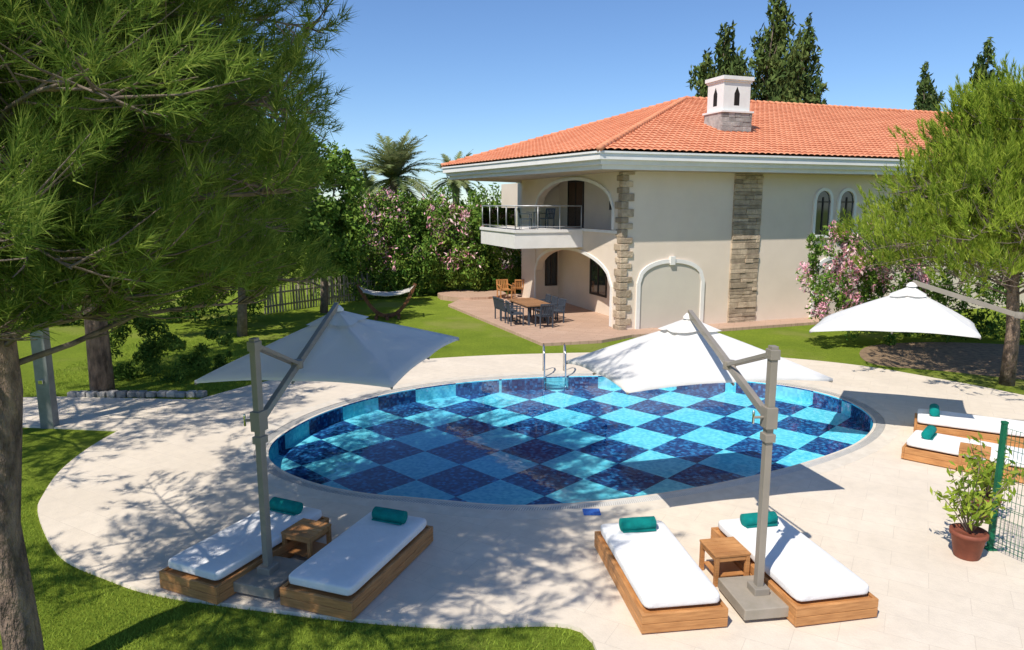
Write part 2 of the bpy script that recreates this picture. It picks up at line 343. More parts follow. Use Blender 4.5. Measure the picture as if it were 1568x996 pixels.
E=[(-1.7,-1.3),(36,-1.3),(36,20),(9,20.1),(-4.2,11.5)]
def inset(P,d):
    out=[];n=len(P)
    for i in range(n):
        p0,p1,p2=Vector(P[i-1]),Vector(P[i]),Vector(P[(i+1)%n]); a=(p1-p0).normalized(); b=(p2-p1).normalized()
        na,nb=Vector((-a.y,a.x)),Vector((-b.y,b.x)); m=(na+nb); m=m/m.dot(na)*d; out.append(tuple(p1+m))
    return out
fs=MB(); fs.prism(inset(E,.34),ZS+.001,6.47); fs.prism(inset(E,.20),6.468,6.64); fs.prism(inset(E,.05),6.638,6.86); fs.prism(E,6.858,6.93); fs.build('eaves_fascia',[m_white],H)
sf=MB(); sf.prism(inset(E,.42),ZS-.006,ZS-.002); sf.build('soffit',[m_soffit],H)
PK=Vector((8.9,9.5,10.65)); Z0=6.95
def slope(name,e0,e1,tops):
    e0=Vector((*e0,Z0)); e1=Vector((*e1,Z0)); U=(e1-e0).normalized(); L=(e1-e0).length
    n=(PK-e0).cross(U).normalized(); n=n if n.z>0 else -n; Vv=n.cross(U).normalized(); Vv=Vv if Vv.z>0 else -Vv
    tp=[(0,0)]+[((p-e0).dot(U),(p-e0).dot(Vv)) for p in tops]+[(L,0)]
    us=np.arange(0,L,.30/6); vm=np.interp(us,[a for a,_ in tp],[b for _,b in tp]); rowh=.40
    rows=int(max(vm)/rowh)+1; prof=.045*np.abs(np.sin(np.pi*us/.30))**.8
    vv=[];hh=[]
    for r in range(rows): vv+=[r*rowh,(r+1)*rowh-.001]; hh+=[.045,.0]
    vv=np.array(vv);hh=np.array(hh); VV=np.minimum(vv[None,:],vm[:,None]); HH=prof[:,None]+hh[None,:]
    Pp=np.array(e0)[None,None]+us[:,None,None]*np.array(U)+VV[...,None]*np.array(Vv)+HH[...,None]*np.array(n)
    nu,nv=VV.shape; idx=np.arange(nu*nv).reshape(nu,nv); keep=(VV[:-1,1:]-VV[:-1,:-1]>1e-5)|(VV[1:,1:]-VV[1:,:-1]>1e-5)
    Fq=np.stack([idx[:-1,:-1],idx[1:,:-1],idx[1:,1:],idx[:-1,1:]],-1)[keep]
    me=bpy.data.meshes.new(name); me.from_pydata(Pp.reshape(-1,3).tolist(),[],Fq.tolist()); me.materials.append(m_tile); me.update()
    link(bpy.data.objects.new(name,me),H)
RE=Vector((36,9.5,10.65))
slope('roof_front',E[0],E[1],[PK,RE]); slope('roof_left',E[0],E[4],[PK])
rb=MB(); e=lambda p:Vector((*p,Z0)); rb.add([e(E[4]),e(E[3]),e(E[2]),PK,RE],[(0,1,3),(1,2,4,3)]); 
def cap(p,q):
    p=Vector(p);q=Vector(q);n=int((q-p).length/.42)
    for i in range(n):
        a=p.lerp(q,i/n);b=p.lerp(q,(i+1.12)/n); rb.tube([a+Vector((0,0,.06)),b+Vector((0,0,.03))],[.13,.10],8)
cap(e(E[0]),PK); cap(PK,RE); cap(e(E[4]),PK); rb.build('roof_ridges',[m_tile],H)
ch=MB(); ca,cb=6.7,2.8
for r in range(6):
    zz=7.85+r*.19; a=ca-.78
    while a<ca+.76:
        l=min(random.uniform(.3,.6),ca+.78-a); ch.bb((a+.005,cb-.66-random.uniform(0,.03),zz),(a+l-.005,cb+.66,zz+.183),1); a+=l
ch.bb((ca-.79,cb-.6,7.9),(ca-.5,cb+.6,8.98),1)
ch.bb((ca-.84,cb-.72,8.99),(ca+.84,cb+.72,9.07)); ch.bb((ca-.70,cb-.58,9.07),(ca+.70,cb+.58,10.28)); ch.bb((ca-.75,cb-.63,10.28),(ca+.75,cb+.63,10.36)); ch.bb((ca-.80,cb-.68,10.36),(ca+.80,cb+.68,10.52))
op=lambda u0,u1:[(u0,9.3),(u0,9.8),((u0+u1)/2,10.1),(u1,9.8),(u1,9.3)]  # no hole cut: flat panels with the opening's darkness in their colour
ch.prism(op(ca-.14,ca+.14),-.01,.004,2,lambda u,z,d:(u,cb-.58-d,z))
ch.prism(op(cb-.14,cb+.14),-.01,.004,2,lambda u,z,d:(ca-.70-d,u,z))
ch.build('chimney',[m_white,m_gstone,m_dark],H,.012)
rl=MB()
def rail(p,q,n):
    for i in range(n+1):
        x=p[0]+(q[0]-p[0])*i/n; y=p[1]+(q[1]-p[1])*i/n; rl.tube([(x,y,3.97),(x,y,4.98)],.022,6)
    for z in (4.98,4.1): rl.tube([(p[0],p[1],z),(q[0],q[1],z)],.028 if z>4.5 else .015,6)
    rl.beam((p[0],p[1],4.53),(q[0],q[1],4.53),.012,.75,1)
rail((-3.1,8.1),(-3.1,3.56),4); rail((-3.1,3.56),(-.05,3.56),3); rl.build('balcony_railing',[m_rail,m_clear],H)
mb=MB(); mb.prism([(1.1,24.9),(3.3,25.5),(4.6,26.6),(8.6,28.0),(14,30.0),(17,31.2),(16.5,33),(5,36),(.5,39.5),(-2.6,37.5),(-3.2,35)],-.02,.12); 
mb.build('terrace',[m_terr],bevel=.01)
mb=MB(); P=[(-2.2+1.9*math.cos(a/12*2*math.pi),38.6+1.9*math.sin(a/12*2*math.pi)) for a in range(12)]; mb.prism(P,-.02,.24); mb.build('terrace_step',[m_terr])
# ---------------------------------------------------------------- furniture
def chair(name,loc,rz,mat,parent=None,h=.86):
    c=MB()
    for x in(-.24,.24):
        c.beam((x,-.22,0),(x,-.22,.64),.04,.04); c.beam((x,.24,0),(x,.24,.45),.04,.04); c.beam((x,.24,.42),(x,.32,h),.04,.04); c.beam((x,-.25,.64),(x,.28,.66),.05,.03)
    c.box((0,0,.43),(.48,.48,.05))
    for i in range(6): c.beam((-.2+.08*i,.25,.46),(-.2+.08*i,.315,h-.03),.045,.02)
    c.beam((-.26,.32,h),(.26,.32,h),.04,.06)
    return c.build(name,[mat],parent,loc=loc,rz=rz)
TX,TY,TR=.75,29.8,rad(110)
mb=MB()
for i in range(6): mb.box((-.9+.36*i,0,.745),(.35,1.05,.04),0)
for x in(-.9,.9):
    for y in(-.38,.38): mb.box((x,y,.36),(.07,.07,.72),1)
mb.box((0,0,.69),(1.9,.8,.06),1)
to=mb.build('dining_table',[m_table,m_chair],loc=(TX,TY,.12),rz=TR); to.scale=(1.12,1.12,1.1)
def loc2(dx,dy): c,s_=math.cos(TR),math.sin(TR); return (TX+dx*c-dy*s_,TY+dx*s_+dy*c,.12)
for dx in(-.6,.1,.75):
    for sg in(1,-1):
        o=chair('dining_chair',loc2(dx*1.15,sg*.88),TR+(0 if sg>0 else math.pi)+random.uniform(-.15,.15),m_chair); o.scale=(1.12,1.12,1.12)
o=chair('dining_chair',loc2(-1.6,0),TR+math.pi/2,m_chair); o.scale=(1.12,1.12,1.12)
bf=empty('balcony_table_set',(4.27,27.6,0),rad(20))
chair('chair_1',(-2.2,4.7,3.99),rad(60),m_chair,bf); chair('chair_2',(-1.0,5.2,3.99),rad(-60),m_chair,bf)
mb=MB(); mb.lathe((-1.6,5.2,3.99),[(.0,0),(.2,0),(.03,.04),(.03,.7),(.35,.7),(.35,.73),(0,.73)],16); mb.build('table',[m_chair],bf)
for i,(x,y) in enumerate(((-.4,37.2),(.4,37.9))):
    o=chair('wooden_armchair',(x,y,.13),rad(20+170*i),m_wood); o.scale=(1.25,1.25,1.1)
hm=empty('hammock',(-5.6,31.4,0),rad(8)); mb=MB()
arc=[(-1.15+2.3*i/14,0,.08+1.15*abs(2*i/14-1)**2.2) for i in range(15)]
for a,b in zip(arc[:-1],arc[1:]): mb.beam(a,b,.10,.13)
mb.box((0,0,.04),(.12,1.3,.08)); mb.box((-.45,0,.06),(.12,1.0,.10)); mb.box((.45,0,.06),(.12,1.0,.10))
mb.build('arc_stand',[m_woodd],hm)
mb=MB()
for j in range(15):
    y=-.52+j*.0743
    mb.tube([(-.9,y,1.0),(-.5,y*1.05,.90),(0,y*1.1,.86),(.5,y*1.05,.90),(.9,y,1.0)],.02,5)
for i in range(12):
    x=-.88+i*.16; z=.86+.14*(x/.9)**2; mb.tube([(x,-.52,z+.02),(x,0,z-.01),(x,.52,z+.02)],.016,5)
for s_ in(-1,1):
    for j in range(7): mb.tube([(.9*s_,-.5+j*1/6,1.0),(1.14*s_,0,1.2)],.008,4)
    mb.tube([(.9*s_,-.58,1.0),(.9*s_,.58,1.0)],.025,6)
mb.build('net',[m_rope],hm); hm.scale=(1.1,1.1,1.25)
def lounger(P1,ang,L=2.2,W=1.04):
    e=empty('sun_lounger',(P1[0],P1[1],DZ),ang-math.pi/2)
    f=MB(); t_=.045
    for z0,z1 in((.02,.135),(.14,.255)):
        f.bb((0,0,z0),(W,t_,z1)); f.bb((0,L-t_,z0),(W,L,z1)); f.bb((0,t_+.001,z0),(t_,L-t_-.001,z1)); f.bb((W-t_,t_+.001,z0),(W,L-t_-.001,z1))
    f.bb((t_,t_,.21),(W-t_,L-t_,.235)); f.bb((.03,.03,0),(W-.03,L-.03,.02))
    f.build('wood_frame',[m_wood],e,.006)
    x0,x1,y0,y1=.05,W-.05,.07,L-.05
    bm=bmesh.new(); bmesh.ops.create_cube(bm,size=1); bmesh.ops.subdivide_edges(bm,edges=bm.edges[:],cuts=9,use_grid_fill=True)
    for v_ in bm.verts:
        c=v_.co; sx,sy,sz=c.x*2,c.y*2,c.z*2
        px=(x0+x1)/2+(x1-x0)/2*sx; py=(y0+y1)/2+(y1-y0)/2*sy
        edge=max(abs(sx)**10,abs(sy)**18); pz=.335+ .085*sz*(1-.28*edge)+((.010*math.sin(px*9+py*4+P1[0]*3)+.008*math.sin(py*13-px*5+P1[1]))*(1-edge) if sz>0 else 0)
        shr=1-.035*abs(sz)**4; px=(x0+x1)/2+(px-(x0+x1)/2)*shr; py=(y0+y1)/2+(py-(y0+y1)/2)*(1-(1-shr)*.45)
        v_.co=(px,py,pz)
    me=bpy.data.meshes.new('mattress'); bm.to_mesh(me); bm.free(); me.materials.append(m_cush)
    for p_ in me.polygons: p_.use_smooth=True
    o=link(bpy.data.objects.new('mattress',me),e); s2=o.modifiers.new('s','SUBSURF'); s2.levels=s2.render_levels=1
    tw=MB(); r=.095; yc=L-.36
    prof=[(-.26,.0),(-.255,.07),(-.245,r),(-.08,r*1.02),(.08,r*1.02),(.245,r),(.255,.07),(.26,0)]
    V=[(W/2+x,yc+rr*math.cos(2*math.pi*j/20)*(1+.05*math.sin(j)),.415+r*.93+rr*.95*math.sin(2*math.pi*j/20)) for x,rr in prof for j in range(20)]
    tw.add(V,[(i*20+j,i*20+(j+1)%20,(i+1)*20+(j+1)%20,(i+1)*20+j) for i in range(7) for j in range(20)],0,True)
    tw.bb((W/2-.24,yc-r-.012,.43),(W/2+.24,yc-r+.03,.45)); tw.build('towel_roll',[m_teal],e)
    return e
lounger((-4.6,8.52),rad(66),2.2,1.0); lounger((-2.9,8.12),rad(70),2.2,1.04)
lounger((1.51,7.51),rad(98),2.18,1.06); lounger((3.36,7.65),rad(101),2.18,1.1)
def lounger_head(P,ang_long,W=1.0,L=2.15):
    c,s_=math.cos(ang_long),math.sin(ang_long); wd=(-s_,c)
    foot=(P[0]+c*L+wd[0]*W,P[1]+s_*L+wd[1]*W)
    return lounger(foot,ang_long+math.pi,L,W)
lounger_head((7.05,12.55),rad(-40)); lounger_head((8.25,13.9),rad(-30))
def side_table(x,y,rz,s=.5,h=.42):
    t_=MB()
    for i in range(5): t_.box((0,-s/2+s/10+i*s/5,h),(s,s/5-.008,.03))
    for a in(-1,1):
        for b_ in(-1,1): t_.box((a*(s/2-.035),b_*(s/2-.035),h/2-.01),(.055,.055,h-.02))
        t_.box((a*(s/2-.03),0,h-.05),(.03,s-.13,.06)); t_.box((0,a*(s/2-.03),h-.05),(s-.13,.03,.06))
    t_.box((0,0,.12),(s-.1,s-.1,.02))
    t_.build('side_table',[m_wood],bevel=.004,loc=(x,y,DZ),rz=rz)
side_table(-2.92,9.4,rad(-22),.5); side_table(2.86,8.85,rad(10),.5); side_table(8.75,12.75,rad(-35),.5)
def umbrella(pole,corners,apex,jz,rz):
    e=empty('cantilever_umbrella',(0,0,0)); A=Vector(apex); C=[Vector(c) for c in corners]
    Ed=[]
    for i in range(4):
        a,b=C[i],C[(i+1)%4]
        for j in range(12):
            t_=j/12; p=a.lerp(b,t_); seg=(t_*2)%1; s_=.022*math.sin(math.pi*seg); mid=(A-p); mid.z=0
            p=p+mid.normalized()*s_*1.3+Vector((0,0,.07*math.sin(math.pi*t_)+.01*math.sin(math.pi*seg))); Ed.append(p)
    n=len(Ed); R=10; V=[];F=[]
    for k in range(R+1):
        t_=.09+.91*k/R
        for i,p in enumerate(Ed):
            q=A.lerp(p,t_); rib=abs(math.sin(math.pi*(i%6)/6)); q.z+= -.06*math.sin(math.pi*t_)*rib+.02*math.sin(math.pi*t_); V.append(q)
    for k in range(R):
        for i in range(n): F.append((k*n+i,k*n+(i+1)%n,(k+1)*n+(i+1)%n,(k+1)*n+i))
    o_=len(V); V+=[p+Vector((0,0,-.045)) for p in Ed]
    for i in range(n): F.append((R*n+i,R*n+(i+1)%n,o_+(i+1)%n,o_+i))
    mb=MB(); mb.add(V,F,0,True)
    V=[];F=[]
    for k in range(5):
        t_=.02+.22*k/4
        for i,p in enumerate(Ed): q=A.lerp(p,t_); rib=abs(math.sin(math.pi*(i%6)/6)); q.z+=.085-(.02+.025*rib)*k/4; V.append(q)
    for k in range(4):
        for i in range(n): F.append((k*n+i,k*n+(i+1)%n,(k+1)*n+(i+1)%n,(k+1)*n+i))
    mb.add(V,F,0,True); mb.build('canopy',[fabric],e)
    rb_=MB()
    for i in range(4):
        for q in(C[i],(C[i]+C[(i+1)%4])/2+Vector((0,0,.04))): rb_.beam(A-Vector((0,0,.16)),q-Vector((0,0,.05)),.025,.03)
    rb_.tube([A-Vector((0,0,.45)),A+Vector((0,0,.1))],.045,10)
    rb_.build('ribs',[m_taupe],e)
    mb=MB(); mb.lathe((A.x,A.y,A.z+.06),[(.11,0),(.11,.03),(.05,.09),(0,.1)],12); mb.build('finial',[m_white],e)
    p=Vector((pole[0],pole[1],0)); pm=MB()
    pm.box((p.x,p.y,DZ+1.7),(.085,.105,3.24),0,rz)
    J=Vector((p.x,p.y,jz)); T=A+Vector((0,0,.16)); dr=(T-J); dr.z=0; dr.normalize(); side=Vector((-dr.y,dr.x,0))
    pm.beam(J-(T-J).normalized()*.12+dr*.07,T,.07,.10)
    mid=J.lerp(T,.42)
    for s_ in(-1,1): pm.beam(p+Vector((0,0,3.27))+side*.055*s_,mid+side*.055*s_,.018,.05)
    pm.box((p.x,p.y,3.27),(.12,.14,.12),0,rz)
    pm.box(J,(.14,.17,.26),0,rz); pm.box(J-Vector((0,0,.25)),(.13,.15,.1),0,rz)
    pm.tube([J+side*.06,J+side*.19],.018,8,0); pm.tube([J+side*.19-Vector((0,0,.08)),J+side*.19+Vector((0,0,.08))],.016,8,1)
    pm.lathe((mid.x,mid.y,mid.z-.06),[(0,0),(.09,0),(.09,.12),(0,.12)],12,0)
    pm.build('mast_and_arm',[m_taupe,m_chrome],e,.006)
    bs=MB(); R_=Matrix.Rotation(rz,3,'Z')
    bs.box((p.x,p.y,DZ+.12),(.72,.76,.14),0,rz); 
    for a in(-1,1): bs.box(Vector((p.x,p.y,DZ+.03))+R_@Vector((a*.25,0,0)),(.12,.6,.05),0,rz)
    bs.box((p.x,p.y,DZ+.23),(.2,.22,.10),1,rz)
    bs.build('base',[m_base,m_taupe],e,.012)
umbrella((3.08,8.15),[(1.63,9.69,2.42),(4.89,10.46,2.4),(4.25,13.37,2.25),(.99,12.6,2.2)],(2.93,11.5,3.1),2.5,rad(8))
umbrella((-3.22,8.65),[(-4.78,10.33,2.4),(-1.76,10.06,2.4),(-1.0,13.06,2.55),(-4.0,13.3,2.55)],(-2.93,11.7,3.2),2.3,rad(-18))
umbrella((11.7,13.7),[(6.3,14.7,2.4),(9.1,13.46,2.5),(10.6,16.2,2.4),(8.0,17.2,2.4)],(8.6,15.1,3.22),2.35,rad(-10))
mb=MB(); mb.box((-10.55,15.5,1.3),(.30,.22,2.6)); mb.box((-10.55,15.5,2.63),(.34,.26,.06)); mb.tube([(-10.4,15.38,2.4),(-10.3,15.1,2.45),(-10.3,15.0,2.4)],.02,8,1); mb.lathe((-10.3,15.0,2.34),[(0,0),(.09,0),(.09,.02),(.02,.05)],12,1); mb.box((-10.55,15.36,1.1),(.1,.05,.1),1)
mb.build('garden_shower',[m_post,m_chrome],bevel=.01)
mb=MB(); A=Vector((6.98,9.62,DZ)); B=Vector((7.95,7.3,DZ)); L=(B-A).length
for p in(A,B): mb.box(p+Vector((0,0,.95)),(.06,.06,1.9)); mb.box(p+Vector((0,0,1.92)),(.07,.07,.03)); mb.box(p+Vector((0,0,.01)),(.14,.14,.02))
n=int(L/.055)
for i in range(1,n): p=A.lerp(B,i/n); mb.beam(p+Vector((0,0,.06)),p+Vector((0,0,1.85)),.005,.005)
for j in range(13):
    z=.08+j*.147; mb.beam(A+Vector((0,0,z)),B+Vector((0,0,z)),.006,.006)
for z in(.1,.65,1.2,1.8): mb.beam(A+Vector((.012,0,z+.04)),B+Vector((.012,0,z+.04)),.006,.006)
mb.build('wire_mesh_fence',[m_green])
mb=MB(); A=Vector((-12,33.0,0)); B=Vector((-6.2,41.8,0)); n=62
for i in range(n):
    p=A.lerp(B,i/n)+Vector((.5,-.5,0)); h=1.35+random.uniform(-.15,.15); q=p+Vector((random.uniform(-.06,.06),random.uniform(-.1,.1),h)); mb.beam(p,q,.025,.10)
for z in(.35,.95): mb.beam(A+Vector((.53,-.5,z)),B+Vector((.53,-.5,z)),.04,.08)
mb.build('picket_fence',[m_fence])
# ---------------------------------------------------------------- vegetation
def unit(a): return a/np.maximum(np.linalg.norm(a,axis=-1,keepdims=True),1e-9)
def needles(name,P,D,k,L,w,mat,parent,twig=.18,spread=.8):
    n=len(P); P=np.repeat(P,k,0); D=unit(np.repeat(D,k,0)); t_=rng.uniform(0,1,(n*k,1)); rnd=unit(rng.normal(size=(n*k,3)))
    base=P+D*t_*twig; d=unit(D*(.45+.6*t_)+rnd*spread); l=L*rng.uniform(.7,1.1,(n*k,1)); side=unit(np.cross(d,rng.normal(size=(n*k,3))))*w/2
    V=np.stack([base-side,base+side,base+d*l],1); return bigmesh(name,V,3,[mat],parent)
def leaves(name,P,size,mats,parent,midx=None,aspect=.5,up=.4):
    n=len(P); d=unit(rng.normal(size=(n,3))+np.array([0,0,up])); s_=unit(np.cross(d,rng.normal(size=(n,3)))); l=size*rng.uniform(.6,1.2,(n,1))
    V=np.stack([P-d*l/2,P+s_*l*aspect/2,P+d*l/2,P-s_*l*aspect/2],1); return bigmesh(name,V,4,mats,parent,midx)
def blobpts(blobs,n,lo=.12,hi=.30):
    vol=np.array([b[3]*b[4]+b[3]*b[5] for b in blobs]); cnt=(vol/vol.sum()*n).astype(int); out=[]
    for b,c in zip(blobs,cnt):
        nc=max(10,int(26*(b[3]*b[5])**.6)); cd=unit(rng.normal(size=(nc,3))); cr=rng.uniform(.45,1.0,(nc,1))**.6; cc=cd*cr
        ix=rng.integers(0,nc,c); sz=rng.uniform(lo,hi,nc); p=cc[ix]+unit(rng.normal(size=(c,3)))*sz[ix][:,None]*rng.uniform(.5,1.05,(c,1))
        out.append(p*np.array(b[3:6])+np.array(b[:3]))
    return np.concatenate(out)
def broadtree(name,base,trunk_h,blobs,n,size,mat,tr_=.2,lo=.12,hi=.3,asp=.5,up=.4):
    e=empty(name,(0,0,0)); mb=MB(); b0=Vector(base); mb.tube([b0,b0+Vector((.1,0,trunk_h*.5)),b0+Vector((0,.1,trunk_h))],[tr_,tr_*.8,tr_*.3],10)
    for b in blobs:
        c=Vector(b[:3]); s0=Vector((b0.x,b0.y+.05,min(trunk_h*.9,max(.5,c.z-1.2)))); mb.tube([s0,s0.lerp(c,.5)+Vector((0,0,.2)),c],[tr_*.4,tr_*.25,tr_*.1],6)
    mb.build('trunk',[m_branch],e); P=blobpts(blobs,n,lo,hi); P=P[P[:,2]>.02]; leaves('crown',P,size,[mat],e,None,asp,up); return e
def pine(name,trunk,tr_,limbs,k,nl,nw,mat,side_n=11,keep=None,side_len=(.5,1.3),step=.17,up=.35,twig=.18,seedv=1,spread=.8,lr=.012,scat=.1,start=.25):
    r=random.Random(seedv); e=empty(name,(0,0,0)); mb=MB(); tp=[Vector(p) for p in trunk]; mb.tube(tp,tr_,14)
    bb_=MB(); P=[];D=[]
    def tpos(z):
        for a,b in zip(tp[:-1],tp[1:]):
            if a.z<=z<=b.z: return a.lerp(b,(z-a.z)/(b.z-a.z))
        return tp[-1].copy()
    for (h,az,L,rise) in limbs:
        s0=tpos(h); pts=[]; w1=r.uniform(-.25,.25)
        for i in range(8):
            t_=i/7; dd=Vector((math.cos(az+w1*t_*2),math.sin(az+w1*t_*2),0)); pts.append(s0+dd*L*t_+Vector((0,0,rise*L*t_+ (.10*L)*math.sin(t_*3.4)+r.uniform(-.04,.04)*L*.3)))
        if keep:
            m_=8
            for i in range(2,8):
                if not keep(pts[i]): m_=i; break
            pts=pts[:m_]
            if len(pts)<3: continue
        ns=len(pts)-1; r0=lr*L; bb_.tube(pts,[max(.008,r0*(1-t_/7.6)) for t_ in range(len(pts)-1)]+[.006],7)
        for j in range(side_n):
            t_=start+(1-start)*(j+r.random())/side_n; x=t_*7
            if x>=ns: x=ns-.3*r.random()-.001
            i=int(x); p0=pts[i].lerp(pts[i+1],x-i)
            dirn=(pts[i+1]-pts[i]).normalized(); sd=Vector((-dirn.y,dirn.x,0)).normalized()*r.choice((-1,1))
            dv=(dirn*r.uniform(.3,.9)+sd*r.uniform(.2,1.0)+Vector((0,0,r.uniform(-.3,up+.4)))).normalized()
            ln=r.uniform(*side_len)*(1.15-.5*t_); p1=p0+dv*ln+Vector((0,0,.12*ln))
            if keep and not keep(p1):
                p1=p0.lerp(p1,.5); ln*=.5
                if not keep(p1): continue
            mm=p0.lerp(p1,.5)-Vector((0,0,.05*ln)); bb_.tube([p0,mm,p1],[.012,.008,.004],4,caps=False)
            q=int(ln/step)+1
            for m_ in range(q):
                tt=.2+.8*(m_+1)/q; c=p0.lerp(p1,tt)+Vector((r.uniform(-scat,scat),r.uniform(-scat,scat),r.uniform(-.05,scat*1.4)))
                if keep and not keep(c): continue
                P.append(c); D.append(dv*.8+Vector((r.uniform(-.4,.4),r.uniform(-.4,.4),up+r.uniform(-.1,.4))))
    mb.build('trunk',[m_bark],e); bb_.build('branches',[m_branch],e)
    P=np.array([tuple(p) for p in P]); D=np.array([tuple(p) for p in D]); needles('needles',P,D,k,nl,nw,mat,e,twig,spread); return e
def keepA(p):
    if p.y<1.5: return False
    if math.sqrt(p.x**2+p.y**2+(p.z-5)**2)<4.8: return False
    if p.x<-6.3 and p.y<5.6: return False
    rx=p.x/p.y; el=(5-p.z)/p.y
    lim=-.262+.03*math.sin(p.z*2.1+p.y*.7)-(.2*max(0,el+.02))
    if el>-.36 and rx>lim: return False
    if el>.15+.03*math.sin(p.x*3) and rx>-.62: return False
    if el>.20: return False
    return True
rr=random.Random(5); limbs=[]
for i in range(64):
    h=3.1+6.9*(i/64); az=i*2.39996+rr.uniform(-.3,.3); L=rr.uniform(3.2,5.2)*(1-.35*max(0,(h-7))/3); limbs.append((h,az,L,rr.uniform(-.02,.22)))
limbs+=[(3.0,rad(70),4.6,.06),(3.3,rad(48),4.0,.08),(3.7,rad(30),3.6,.1),(4.2,rad(58),4.8,.08),(4.9,rad(40),4.2,.12),(5.6,rad(62),5.0,.15),(6.2,rad(45),4.4,.15),(4.6,rad(85),5,.1),(5.3,rad(100),5,.1),(3.6,rad(110),4.2,.1),(7,rad(75),5,.1),(7,rad(20),4,.1),(7.6,rad(0),4,.05),(7.9,rad(-20),3.8,.05)]
limbs+=[(3.4+.25*i,rad(35+ (i*37)%75),4.2+.1*(i%9),.05+.02*(i%5)) for i in range(24)]
limbs+=[(5.0+.35*i,rad(72+(i*23)%40),6.6+.1*(i%4),.08) for i in range(10)]
limbs+=[(3.7+.24*i,rad(-75+(i*31)%80),2.1+.1*(i%6),.08+.03*(i%3)) for i in range(18)]
pine('pine_tree',[(-5.15,6.7,-.1),(-5.1,6.7,.5),(-5.18,6.72,1.8),(-5.0,6.75,3.2),(-5.1,6.9,5),(-5.2,7.1,7.5),(-5.2,7.3,10.2)],[.21,.175,.16,.15,.12,.08,.03],limbs,29,.20,.0105,f_pine,side_n=26,keep=keepA,seedv=3,side_len=(.45,1.25),step=.16,lr=.008,scat=.12,twig=.22,spread=.6,start=.12)
def keepB(p): return p.z>2.2 and not (p.x/p.y>-.30+.02*math.sin(p.z*3))
limbs=[(3+8*i/52,i*2.39996,rr.uniform(3.5,5.2)*(1-.4*i/52),rr.uniform(-.05,.2)) for i in range(52)]
pine('pine_tree',[(-11,18.4,-.1),(-11,18.4,3),(-10.7,18.6,7),(-10.6,18.7,11.5)],[.3,.25,.18,.05],limbs,18,.28,.026,f_pine2,side_n=18,keep=keepB,seedv=9,side_len=(.7,1.7),step=.24,twig=.28,lr=.01,scat=.18)
limbs=[(4+7*i/40,i*2.39996+1,rr.uniform(3.0,4.6)*(1-.3*i/40),rr.uniform(-.05,.2)) for i in range(40)]
pine('pine_tree',[(-13,12.5,-.1),(-13,12.5,3),(-12.7,12.6,7),(-12.6,12.7,11.5)],[.3,.25,.18,.05],limbs,18,.26,.022,f_pine2,side_n=13,keep=lambda p:p.z>3.5 and p.x/p.y<-.5,seedv=19,side_len=(.7,1.6),step=.24,twig=.25,lr=.01,scat=.18)
def keepC(p): return p.z>1.9
limbs=[(2.4+4.9*i/92,i*2.39996+.4,(rr.uniform(3.5,4.8) if i<58 else rr.uniform(2.6,3.9))*(1-.32*i/92),rr.uniform(.02,.2)) for i in range(92)]
pine('pine_tree',[(14.0,19.4,-.1),(14.0,19.4,1.5),(13.9,19.6,3.5),(14.3,19.8,5.2),(14.5,19.9,7.3)],[.2,.17,.14,.09,.03],limbs,25,.20,.026,f_pine3,side_n=21,keep=keepC,seedv=23,side_len=(.5,1.25),step=.18,up=1.0,twig=.38,spread=.42,lr=.008,scat=.17,start=.15)
broadtree('broadleaf_tree',(-10.5,27,0),3,[(-10.5,27,6,3,3,3),(-8.9,26.5,4.2,2,2,2.2),(-12.5,27,5,3,3,3.5),(-9.6,27,8,1.8,1.8,1.6)],26000,.24,f_dark)
broadtree('broadleaf_tree',(-8.9,33,0),2.5,[(-8.9,33,5.2,2.0,2,2.6),(-8.2,32.6,3.4,1.6,1.6,1.8),(-9.8,33,7.0,1.5,1.5,1.4),(-8.0,33.2,6.6,.9,.9,.9)],18000,.24,f_mid)
def hedge(name,blobs,n,size,mat,pink=0,aspect=.35):
    P=blobpts(blobs,n); P=P[P[:,2]>.02]; mi=None; mats=[mat]
    if pink:
        mats=[mat,f_pink]; cl=rng.uniform(0,1,len(P)); zmax=P[:,2]/P[:,2].max(); fld=np.sin(P[:,0]*1.7+1)+np.sin(P[:,1]*2.3+P[:,2]*2.9)+np.sin(P[:,0]*4.1+P[:,2]*1.7); mi=((cl<pink*np.clip(fld+.6,0,2))&(zmax>.25)).astype(int)
    leaves(name,P,size,mats,None,mi,aspect,.6)
hedge('oleander_hedge',[(-9.5+i*1.05,38+i*.38+rr.uniform(-.5,.5),2.3+rr.uniform(-.2,.3),1.5,1.4,2.9+rr.uniform(-.7,.4)) for i in range(9)],46000,.28,f_mid,.15)
hedge('oleander_hedge',[(-7.0,41,4.1,1.8,1.5,1.7),(-5.0,42,3.8,1.6,1.5,1.6),(-3.2,42,3.6,1.4,1.3,1.4)],13000,.26,f_mid,.42)
hedge('garden_shrub',[(-.9,41.5,1.4,1.7,1.2,1.6),(.8,42.5,1.2,1.4,1.2,1.5)],7000,.22,f_mid)
hedge('hedge',[(-12.5-i*2.2,31+rr.uniform(-1,1)-i*.2,1.6,1.8,1.5,2.0+rr.uniform(-.3,.6)) for i in range(9)],26000,.24,f_dark)
hedge('garden_shrub',[(-9.8,20.0,.7,1.0,.8,.85),(-8.9,20.8,.6,.7,.7,.7),(-11.2,20.5,.8,1.0,.9,1)],9000,.14,f_dark)
hedge('oleander_bush',[(11.0,24.2,2.7,1.05,.9,1.7),(12.4,25,2.2,1.1,1,1.8),(12.2,24.4,3.4,.9,.8,1.1),(13.8,25.5,1.8,1.2,1,1.8)],15000,.19,f_mid,.42)
hedge('hedge',[(15.5+i*1.9,26.5+rr.uniform(-.4,.4),1.4,1.4,1.1,1.7) for i in range(7)],14000,.22,f_dark)
